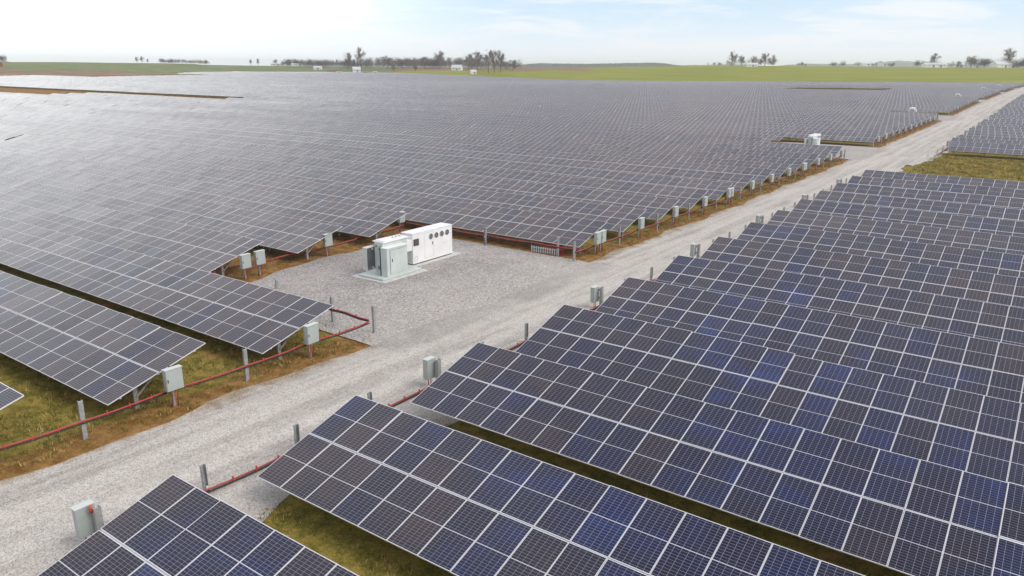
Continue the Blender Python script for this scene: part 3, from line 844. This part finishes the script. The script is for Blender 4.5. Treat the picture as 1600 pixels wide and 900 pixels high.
# ---------------------------------------------------------------- inverter stations
def pp(name, mats, boxes, parent, bevel=.012, mi=0):
    b = MB()
    for a, c in boxes: b.box(a, c, mi)
    return b.obj(name, mats, parent, bevel=bevel)
def inverter(x, y, label):
    """white inverter container; local origin at its south east base corner, x to the west is negative"""
    t = empty('inverter_cabinet', (x, y, tz(x, y) + .085)); prop(t, label, 'inverter', 'inverter stations')
    L_, D_, H_ = 4.0, 1.0, 2.05
    pp('housing', MAT['white'], [((-D_, 0, .05), (0, L_, H_))], t, .02)
    pp('plinth', MAT['seam'], [((-D_ + .04, .04, -.02), (-.04, L_ - .04, .048))], t, 0)
    pp('roof', MAT['white'], [((-D_ - .02, -.02, H_ + .002), (.03, L_ + .02, H_ + .045))], t, .01)
    for k in range(4):
        cy = 1.78 + k * .56; cz = 1.63
        b = MB()
        n = 20
        for q in range(n):       # fan ring
            a0, a1 = 2 * math.pi * q / n, 2 * math.pi * (q + 1) / n
            for r0, r1, xx in ((.155, .20, .035),):
                b.face([(xx, cy + r0 * math.cos(a0), cz + r0 * math.sin(a0)), (xx, cy + r1 * math.cos(a0), cz + r1 * math.sin(a0)), (xx, cy + r1 * math.cos(a1), cz + r1 * math.sin(a1)), (xx, cy + r0 * math.cos(a1), cz + r0 * math.sin(a1))])
            b.face([(0, cy + .20 * math.cos(a0), cz + .20 * math.sin(a0)), (0, cy + .20 * math.cos(a1), cz + .20 * math.sin(a1)), (.035, cy + .20 * math.cos(a1), cz + .20 * math.sin(a1)), (.035, cy + .20 * math.cos(a0), cz + .20 * math.sin(a0))])
        f = b.obj('fan', MAT['steel'], t)
        b = MB(); b.face([(.012, cy + .17 * math.cos(2 * math.pi * q / n), cz + .17 * math.sin(2 * math.pi * q / n)) for q in range(n)]); b.obj('grille', MAT['black'], f)
        b = MB()
        for q in range(5):
            a = 2 * math.pi * q / 5 + k
            b.bar((.022, cy, cz), (.022, cy + .14 * math.cos(a), cz + .14 * math.sin(a)), .012, .05)
        b.tube([(.014, cy, cz), (.034, cy, cz)], .045, 10)
        b.obj('blades', MAT['fin'], f)
    b = MB(); b.box((.002, .08, 1.26), (.03, .58, 1.70)); v = b.obj('vent', MAT['black'], t)
    b = MB()
    for q in range(6): b.box((.031, .09, 1.28 + q * .072), (.042, .57, 1.295 + q * .072))
    for q in range(3): b.box((.031, .20 + q * .13, 1.27), (.043, .21 + q * .13, 1.69))
    b.obj('louvre', MAT['fin'], v)
    def frame(nm, y0, y1, z0, z1, mat):
        b = MB(); w = .016
        b.box((.002, y0, z0), (.007, y1, z0 + w)); b.box((.002, y0, z1 - w), (.007, y1, z1))
        b.box((.002, y0, z0 + w), (.007, y0 + w, z1 - w)); b.box((.002, y1 - w, z0 + w), (.007, y1, z1 - w))
        b.obj(nm, mat, t)
    frame('hatch', .14, .42, .22, .52, MAT['fin']); frame('door', 2.95, 3.85, .95, 1.55, MAT['boxside']); frame('door', 1.15, 2.05, .25, 1.95, MAT['boxside'])
    pp('handle', MAT['black'], [((.003, 1.93, 1.05), (.04, 1.97, 1.25))], t, 0)
    pp('nameplate', MAT['steel'], [((.002, .38, 1.22), (.01, .56, 1.26))], t, 0)
    # hooded busbar throat on the south end, towards the transformer
    pp('busbar_hood', MAT['white'], [((-.62, -.85, .98), (-.05, -.003, 1.72))], t, .015)
    pp('end_panel', MAT['green'], [((-.9, -.03, .15), (-.1, -.002, .95))], t, .006)
def transformer(x, y, label):
    """pad transformer; local origin at the south east corner of its skid"""
    t = empty('transformer', (x, y, tz(x, y) + .092)); prop(t, label, 'transformer', 'inverter stations')
    pp('skid', MAT['green'], [((-2.2, .05, 0.0), (-.1, 3.5, .10))], t, .01)
    pp('tank', MAT['green'], [((-1.42, .74, .10), (-.72, 2.9, 2.12))], t, .02)
    pp('tank_lid', MAT['white'], [((-1.60, .76, 2.122), (-.64, 3.0, 2.19))], t, .015)
    b = MB()
    for q in range(3): b.tube([(-1.15, 2.1 + q * .3, 2.19), (-1.15, 2.1 + q * .3, 2.32)], [.09, .06], 10)
    b.obj('bushing', MAT['boxside'], t)
    pp('riser', MAT['white'], [((-1.5, .9, 2.192), (-.75, 1.9, 2.24))], t, .02)
    c = pp('switch_cabinet', MAT['green'], [((-.715, .55, .10), (-.18, 2.35, 1.86))], t, .02)
    d = pp('door', MAT['green'], [((-.178, .82, .25), (-.15, 2.27, 1.72))], c, .008)
    pp('handle', MAT['black'], [((-.149, .95, 1.0), (-.12, .99, 1.2))], d, 0)
    b = MB()
    for a, q in (((-.1785, .80, .23), (-.174, .815, 1.74)), ((-.1785, 2.275, .23), (-.174, 2.29, 1.74)), ((-.1785, .816, 1.725), (-.174, 2.274, 1.74))): b.box(a, q)
    b.obj('gasket', MAT['seam'], c)
    pp('cabinet_hood', MAT['white'], [((-.71, .53, 1.862), (-.14, 2.38, 1.905))], c, .01)
    for yr in (.22, 1.75):
        b = MB()
        for q in range(10): b.box((-1.90, yr + q * .078, .42), (-1.56, yr + q * .078 + .02, 1.78))
        rd = b.obj('radiator', MAT['fin'], t)
        b = MB(); b.tube([(-1.5, yr + .45, 1.68), (-1.8, yr + .45, 1.68)], .05, 8); b.tube([(-1.5, yr + .45, .52), (-1.8, yr + .45, .52)], .05, 8)
        b.box((-1.92, yr - .035, .38), (-1.55, yr - .012, 1.82)); b.box((-1.92, yr - .01, 1.785), (-1.55, yr + .75, 1.82))
        b.obj('header_pipe', MAT['boxside'], rd)
    b = MB(); b.tube([(-.80, .60, .12), (-.80, .60, 1.95)], .035, 8); b.obj('conduit', MAT['seam'], t)
    b = MB(); b.tube([(-1.25, .735, 1.9), (-1.25, .66, 1.9)], .08, 12); b.tube([(-.98, .735, 1.75), (-.98, .66, 1.75)], .06, 12); b.box((-1.12, .66, .45), (-.9, .735, .65)); b.obj('gauge', MAT['fin'], t)
def slab(x0, x1, y0, y1, label, h=.09):
    b = MB(); b.box((0, 0, -.2), (x1 - x0, y1 - y0, h))
    o = b.obj('concrete_pad', MAT['concrete'], None, (x0, y0, tz((x0 + x1) / 2, (y0 + y1) / 2)), bevel=.02)
    prop(o, label, 'concrete pad', 'inverter stations')
DESC = ['near the camera', 'at the second gravel recess', 'at the third gravel recess', 'at the fourth gravel recess', 'at the fifth gravel recess', 'at the farthest gravel recess']
for k in range(6):
    dy = 97.563 * k
    slab(-34.65, -31.75, 31.15 + dy, 35.05 + dy, f'pale concrete pad under the green transformer {DESC[k]}')
    slab(-34.9, -33.0, 35.15 + dy, 40.05 + dy, f'narrow concrete pad under the white inverter {DESC[k]}')
    transformer(-32.0, 31.35 + dy, f'pale green transformer with finned radiators {DESC[k]}')
    inverter(-33.35, 35.45 + dy, f'white inverter container with four round fans {DESC[k]}' if k == 0 else f'white inverter container {DESC[k]}, small beside the road')
#FAR#
# ---------------------------------------------------------------- farms, trees and woods beyond the array
def limb(b, tw, rg, p, d, ln, rad, lvl, maxl, nt_):
    """grow one limb; thin ends go to the twig mesh"""
    n = 3; pts = [p]; q = p.copy(); dd = d.copy()
    for k in range(n):
        dd = (dd + Vector((rg.uniform(-.18, .18), rg.uniform(-.18, .18), rg.uniform(-.05, .16)))).normalized()
        q = q + dd * (ln / n); pts.append(q.copy())
    if lvl < 2: b.tube(pts, [rad * (1 - .5 * k / n) for k in range(n + 1)], 5, cap=False)
    else: tw.tube(pts, [max(.05, rad * (1 - .6 * k / n)) for k in range(n + 1)], 3, cap=False)
    if lvl >= maxl - 1:
        for k in range(nt_ if lvl >= maxl else nt_ * 2):
            s = pts[rg.randint(1, n)]
            e = s + (dd * .6 + Vector((rg.gauss(0, .6), rg.gauss(0, .6), rg.gauss(.15, .45)))).normalized() * ln * rg.uniform(.6, 1.2)
            w = Vector((rg.uniform(-1, 1), rg.uniform(-1, 1), rg.uniform(-.4, .4))).normalized() * .055
            tw.face([s - w, s + w, e])
        if lvl >= maxl: return
    m = rg.randint(4, 5) if lvl else rg.randint(8, 10)
    for k in range(m):
        t = rg.uniform(.35, 1.0) if lvl else .22 + .78 * (k + rg.random() * .6) / m
        i = min(n - 1, int(t * n)); s = pts[i].lerp(pts[i + 1], t * n - i)
        a = rg.uniform(0, 2 * math.pi); sp = rg.uniform(.5, 1.0) * (1.25 - .5 * t if not lvl else 1)
        nd = (dd * (1 - .35 * sp) + Vector((math.cos(a), math.sin(a), .15)) * sp).normalized()
        limb(b, tw, rg, s, nd, ln * rg.uniform(.42, .62) * (1.15 - .35 * t if not lvl else 1), rad * .42, lvl + 1, maxl, nt_)
def bare_tree_mesh(seed, maxl=3, nt_=11):
    rg = random.Random(seed); b, tw = MB(), MB()
    limb(b, tw, rg, Vector((0, 0, -.05)), Vector((0, 0, 1)), 1 * 9.0, .30, 0, maxl, nt_)
    zs = max(v[2] for v in tw.v)
    for _ in range(300 if maxl > 2 else 150):      # fine twigs through the whole crown
        d = Vector((rg.gauss(0, 1), rg.gauss(0, 1), rg.gauss(0, 1))).normalized() * rg.random() ** .4
        p = Vector((d.x * .36 * zs, d.y * .36 * zs, .54 * zs + d.z * .43 * zs)); o = (p - Vector((0, 0, .30 * zs))).normalized()
        e = p + (o + Vector((rg.gauss(0, .45), rg.gauss(0, .45), rg.gauss(.1, .3)))).normalized() * zs * rg.uniform(.06, .14)
        w = Vector((rg.uniform(-1, 1), rg.uniform(-1, 1), rg.uniform(-.4, .4))).normalized() * .06
        tw.face([p - w, p + w, e])
    k = 10.0 / zs
    for q in (b, tw): q.v = [(x * k, y * k, z * k) for x, y, z in q.v]
    return b, tw
TREE = []
for sd in (3, 11, 19, 28, 35):
    b, tw = bare_tree_mesh(sd)
    TREE.append((b.mesh('trunk', MAT['bark']), tw.mesh('crown', MAT['twig'])))
def evergreen_mesh(seed):
    rg = random.Random(seed); b = MB()
    for k in range(900):
        t = rg.random() ** .8; z = 1 + 9 * t; r0 = (1 - t) * 2.6 * rg.uniform(.35, 1) + .1
        a = rg.uniform(0, 6.283); c = Vector((r0 * math.cos(a), r0 * math.sin(a), z - r0 * .25))
        o = Vector((math.cos(a), math.sin(a), rg.uniform(-.5, .1))) * rg.uniform(.4, .8); w = Vector((-math.sin(a), math.cos(a), rg.uniform(-.3, .3))) * .22
        b.face([c - w, c + w, c + o])
    t = MB(); t.tube([(0, 0, -.2), (0, 0, 9)], [.22, .04], 6)
    return t.mesh('trunk', MAT['bark']), b.mesh('crown', MAT['needle'])
EVER = evergreen_mesh(5)
def at(px, depth):
    """ground point seen in photo column px at this depth along the view axis"""
    k = (px - 800) / FPX
    if 940 < depth < 1500:      # keep to the near side of the rise that makes the horizon
        az_ = math.degrees(YAW - math.atan(k)); r_ = max(1095.0, float(edge_r(az_)) + 118)
        depth = min(depth, r_ / math.hypot(1, k)) if r_ < 1100 else r_ / math.hypot(1, k)
    d = Vector((-math.sin(YAW), math.cos(YAW), 0)) + _r * k
    return d.x * depth, d.y * depth
TG = 'bare winter trees on the horizon'
def tree(px, depth, h, label, v=0, wide=1.0, ever=False, group=TG):
    x, y = at(px, depth); rg = random.Random(int(px * 7 + depth))
    t = empty('evergreen_tree' if ever else 'bare_tree', (x, y, tz(x, y) - .2), (0, 0, rg.uniform(0, 6.28)))
    s = h * 1.2 / 10.0; t.scale = (s * wide, s * wide, s)
    prop(t, label, 'tree', group)
    tr, cr = EVER if ever else TREE[v % 5]
    place('trunk', tr, t); place('crown', cr, t)
# centre farmstead trees
for a in [(553, 980, 20, 'tall bare tree left of the dark evergreen on the horizon', 0, .8),
          (573, 980, 25, 'tallest slender bare tree right of the dark evergreen', 1, .62),
          (612, 1000, 15, 'low wide bare tree just right of the white farmhouse', 2, 1.2),
          (634, 1010, 12, 'small round bare tree between farmhouse and brown field', 3, 1.3),
          (668, 1010, 14, 'bare tree left of the high pale crown in mid horizon', 4, 1.2),
          (690, 1000, 20, 'high pale bare crown left of the small white gabled house', 2, 1.05),
          (706, 1030, 13, 'small bare tree hugging the left of the white gabled house', 0, .9),
          (734, 990, 18, 'broad bare crown right of the white gabled house', 3, 1.2),
          (748, 985, 20, 'broad bare crown leaning against the tall grove', 4, 1.1),
          (764, 900, 22, 'tall dark bare tree at left of the grove of three', 1, .8),
          (773, 905, 23, 'tall dark bare tree in the middle of the grove of three', 0, .75),
          (782, 910, 22, 'tall dark bare tree at right of the grove of three', 2, .8),
          (801, 960, 12, 'low bare tree ending the grove on the right', 4, 1.3),
          (655, 930, 8, 'small dark bush-like bare tree on the brown field', 3, 1.2),
          (622, 930, 8, 'small bare tree in front of the woodlot left of centre', 0, 1.2),
          # left horizon
          (238, 1080, 7, 'small bare tree, left of the pair on the far left horizon', 0, .9),
          (246, 1080, 7.5, 'small bare tree, right of the pair on the far left horizon', 1, .9),
          (254, 1090, 5, 'tiny bare tree just right of the pair on the left horizon', 2, .8),
          (408, 1080, 8, 'slim bare tree left of two over the far array edge', 3, .7),
          (419, 1080, 9, 'slim bare tree right of two over the far array edge', 4, .7),
          (445, 1070, 8, 'round bare tree beside the long low wood', 2, 1.1),
          # right farmsteads
          (1129, 1000, 16, 'tall bare tree at left end of the right-centre farmstead', 1, 1.0),
          (1143, 1005, 12, 'bare tree second from left in the right-centre farmstead', 2, 1.0),
          (1159, 1010, 12, 'bare tree over the low white house of the right-centre farmstead', 3, 1.0),
          (1178, 1000, 15, 'dense bare tree right of the low white house', 4, 1.05),
          (1191, 1000, 13, 'narrow bare tree at right end of the right-centre farmstead', 0, .55),
          (1432, 990, 15, 'bare tree standing over the long white barn', 1, 1.0),
          (1468, 985, 7, 'low bare tree between the long barn and the farmhouse', 2, 1.5),
          (1489, 985, 13, 'rounded bare tree left of the farmhouse with grey roof', 3, 1.1),
          (1507, 1000, 10, 'rounded bare tree right of the farmhouse with grey roof', 4, 1.3),
          (1541, 940, 20, 'large spreading bare tree in front of the white gabled barn', 2, 1.05),
          (1578, 990, 20, 'tall bare tree near the right end of the horizon', 1, .75),
          (1592, 990, 19, 'tall bare tree at the right end of the horizon', 0, .8),
          (1604, 990, 18, 'bare tree cut by the right edge of the view', 3, .9)]:
    tree(*a)
tree(563, 975, 12, 'dark evergreen between two tall bare trees by the farmhouse', ever=True)
tree(568, 985, 9, 'smaller dark evergreen by the white farmhouse', ever=True)
# woods: one mass of many small bare trees each
def woods(name, spans, seed, label, hmin=6, hmax=11):
    rg = random.Random(seed); b = MB()
    tv = [bare_tree_mesh(s, 2, 5)[1] for s in (41, 52, 63)]
    for p0, p1, d0, d1, n, hs in spans:
        for k in range(int(n * 1.8)):
            px = rg.uniform(p0, p1); dd = rg.uniform(d0, d1); x, y = at(px, dd); z = tz(x, y)
            h = rg.uniform(hmin, hmax) * hs * 1.3 / 10.0; a = rg.uniform(0, 6.28); ca, sa = math.cos(a), math.sin(a); src = rg.choice(tv); w = h * rg.uniform(1.0, 1.5)
            bs = len(b.v)
            b.v += [(x + (v[0] * ca - v[1] * sa) * w, y + (v[0] * sa + v[1] * ca) * w, z - .4 + v[2] * h) for v in src.v]
            b.f += [tuple(i + bs for i in f) for f in src.f]; b.m += src.m; b.sm += src.sm; b.uv += src.uv
    prop(b.obj(name, MAT['twig']), label, 'woods', kind='stuff')
woods('woods', [(580, 700, 1030, 1090, 70, 1.12), (455, 560, 1040, 1100, 70, .85), (640, 770, 1040, 1110, 50, 1.15), (270, 345, 1085, 1120, 40, .55), (735, 812, 960, 1030, 22, 1.0), (1480, 1612, 1020, 1080, 40, .95), (1405, 1462, 1030, 1060, 12, .7), (1312, 1372, 1080, 1092, 14, .55), (1085, 1135, 1060, 1090, 8, .45), (1222, 1240, 1040, 1060, 6, .5), (1275, 1300, 1040, 1070, 8, .6), (545, 590, 1020, 1060, 16, 1.0), (1122, 1198, 1030, 1050, 16, .85), (0, 40, 1150, 1180, 20, .7)], 77, 'grey bare woods standing along the far horizon')
# far wooded hills
def hills(name, spans, seed):
    rg = random.Random(seed); v = []; f = []
    for p0, p1, depth, top in spans:
        n = max(12, int((p1 - p0) / 1.2)); base = len(v)
        for i in range(n + 1):
            t = i / n; px = p0 + (p1 - p0) * t; env = min(1, 6 * t, 6 * (1 - t)) ** .6
            yy_ = horizon_px(px) + 2.5 - (top * env * (.86 + .14 * math.sin(7 * t + p0)) + rg.uniform(-.55, .35) + 2.5)
            for dd, fr in ((depth - 150, 0.0), (depth - 60, .75), (depth, 1.0), (depth + 500, .2)):
                x, y = at(px, dd)
                zt_ = CAM_Z - (yy_ - horizon_px(px)) * depth / FPX
                v.append((x, y, -40 + (zt_ + 40) * fr if fr < 1 else zt_))
        for i in range(n):
            for k in range(3):
                q = base + i * 4 + k; f.append((q, q + 4, q + 5, q + 1))
    me = bpy.data.meshes.new(name); me.from_pydata(v, [], f); me.materials.append(MAT['hill'])
    prop(place(name, me), kind='structure')
hills('hills', [(800, 1060, 2500, 6.0), (-40, 60, 3300, 8.0), (1040, 1180, 4600, 4.0), (1190, 1500, 4600, 6.5), (1330, 1425, 5600, 9.5), (1480, 1700, 3900, 5.5), (440, 820, 4000, 5.0)], 9)
# farm buildings
def gable(name, px, depth, L_, D_, eave, ridge, wall, roof, label, cat, ang=0.0, doors=1, windows=3, dz=0.0, grp=None):
    x, y = at(px, depth)
    t = empty(name, (x, y, tz(x, y) + dz), (0, 0, YAW + R(ang))); prop(t, label, cat, grp)
    b = MB(); h = L_ / 2; d = D_ / 2
    for sx in (-1, 1):
        pts = [(sx * h, -d, -.5), (sx * h, d, -.5), (sx * h, d, eave), (sx * h, 0, ridge), (sx * h, -d, eave)]
        b.face(pts if sx > 0 else pts[::-1])
    b.face([(-h, -d, -.5), (h, -d, -.5), (h, -d, eave), (-h, -d, eave)]); b.face([(h, d, -.5), (-h, d, -.5), (-h, d, eave), (h, d, eave)])
    b.obj('wall', MAT[wall], t)
    b = MB(); o = .45; sl_ = (ridge - eave) / d
    for sy in (-1, 1):
        e = (sy * (d + o), eave - o * sl_ + .03)
        q = [(-h - o, e[0], e[1]), (h + o, e[0], e[1]), (h + o, 0, ridge + .03), (-h - o, 0, ridge + .03)]
        b.face(q); b.face([(p[0], p[1], p[2] + .15) for p in q][::-1])
        b.face([q[0], q[1], (q[1][0], q[1][1], q[1][2] + .15), (q[0][0], q[0][1], q[0][2] + .15)])
        for k in ((0, 3), (1, 2)): b.face([q[k[0]], q[k[1]], (*q[k[1]][:2], q[k[1]][2] + .15), (*q[k[0]][:2], q[k[0]][2] + .15)])
    b.obj('roof', MAT[roof], t)
    for k in range(windows):
        xx = -h + L_ * (k + .7) / (windows + .4); zz = eave * .42
        w_ = MB(); w_.box((xx - .55, -d - .06, zz), (xx + .55, -d - .003, zz + 1.2)); wo = w_.obj('window', MAT['siding'], t)
        w_ = MB(); w_.box((xx - .45, -d - .075, zz + .1), (xx + .45, -d - .061, zz + 1.1)); w_.obj('pane', MAT['pane'], wo)
    for k in range(doors):
        xx = -h + L_ * (k + 1) / (doors + 1) + .9
        w_ = MB(); hd = min(eave - .3, 3.4 if L_ > 16 else 2.1); w_.box((xx - hd * .4, -d - .07, 0), (xx + hd * .4, -d - .003, hd)); w_.obj('door', MAT['fin'], t)
gable('farmhouse', 566, 950, 9, 7, 3.2, 6.2, 'siding', 'tin', 'white farmhouse in front of the dark evergreen', 'house', 15)
gable('farmhouse', 717, 960, 12, 8, 3.4, 6.6, 'siding', 'tin', 'white gabled house between two bare groves in mid horizon', 'house', -10)
gable('farm_shed', 741, 880, 6, 5, 2.6, 4.4, 'siding', 'tin', 'tiny white shed in the green field left of the tall grove', 'shed', 20, 1, 1)
gable('farm_shed', 508, 1010, 10, 6, 2.4, 4.0, 'siding', 'tin', 'small white shed before the long low wood', 'shed', 0, 1, 1)
gable('farm_barn', 533, 905, 16, 8, 2.2, 3.9, 'tan', 'brownroof', 'low brown-roofed barn left of the farmhouse', 'barn', 0, 1, 2)
gable('farmhouse', 1158, 985, 14, 8, 2.6, 4.6, 'siding', 'tin', 'low white house among the right-centre farmstead trees', 'house', 5)
gable('farm_shed', 1330, 1045, 16, 8, 2.2, 3.8, 'siding', 'tin', 'small pale shed, left of two below the blue hill', 'shed', 8, 1, 1, 1.6)
gable('farm_shed', 1352, 1045, 10, 8, 3.2, 5.6, 'siding', 'tin', 'small white gabled shed, right of two below the blue hill', 'shed', 60, 1, 1, 1.6)
gable('farm_barn', 1432, 960, 28, 10, 3.4, 5.4, 'siding', 'tin', 'long low white barn under a single bare tree', 'barn', 4, 2, 4)
gable('farmhouse', 1494, 960, 9, 7, 2.8, 5.2, 'siding', 'shingle', 'small farmhouse with grey roof under rounded bare trees', 'house', -12)
gable('farm_shed', 1470, 965, 5, 4, 2.2, 3.6, 'tan', 'shingle', 'tiny tan shed right of the long white barn', 'shed', 0, 1, 1)
gable('farm_barn', 1537, 965, 30, 14, 3.8, 7.8, 'siding', 'tin', 'large white gabled barn behind the spreading bare tree', 'barn', 10, 2, 3)
gable('farm_barn', -4, 800, 22, 10, 3.4, 5.8, 'barnred', 'tin', 'red barn at the left edge of the view', 'barn', 10, 2, 2)
gable('farm_barn', 12, 800, 12, 9, 3.0, 5.2, 'siding', 'tin', 'pale barn wedged between the two red barns', 'barn', 0, 1, 1)
gable('farm_barn', 23, 800, 12, 9, 3.0, 5.2, 'barnred', 'tin', 'smaller red barn right of the pale barn at the left', 'barn', 0, 1, 1)
gable('long_shelter', 449, 985, 18, 9, 2.6, 3.8, 'siding', 'tin', 'long white shelter, left of two at the far array edge', 'shelter', 0, 1, 2)
gable('long_shelter', 482, 975, 22, 9, 2.6, 3.8, 'siding', 'tin', 'long white shelter, right of two at the far array edge', 'shelter', 0, 1, 2)
gable('site_cabin', 540, 860, 6, 3, 2.6, 2.9, 'tan', 'tan', 'tan site cabin at the far edge of the solar field', 'cabin', 0, 1, 1)
gable('site_cabin', 579, 835, 5, 3, 2.4, 2.7, 'fin', 'shingle', 'dark site cabin at the far edge of the solar field', 'cabin', 0, 1, 1)
gable('site_cabin', 594, 835, 4, 3, 2.8, 3.1, 'siding', 'siding', 'white site cabin right of the dark one at the field edge', 'cabin', 0, 1, 1)
# ---------------------------------------------------------------- air
hb = MB(); hb.box((-4800, -560, -90), (4800, 6500, 55))
hm_ = bpy.data.materials.new('thin_haze'); hm_.use_nodes = True
_t = hm_.node_tree; _t.nodes.clear()
_o2 = _t.nodes.new('ShaderNodeOutputMaterial'); _v = _t.nodes.new('ShaderNodeVolumePrincipled')
_v.inputs['Color'].default_value = (0.94, 0.97, 1.0, 1); _v.inputs['Density'].default_value = 0.00017; _v.inputs['Anisotropy'].default_value = 0.2
_t.links.new(_v.outputs[0], _o2.inputs['Volume'])
if 1: prop(hb.obj('haze', hm_), 'pale haze thinning the far woods and hills', 'haze', kind='stuff')
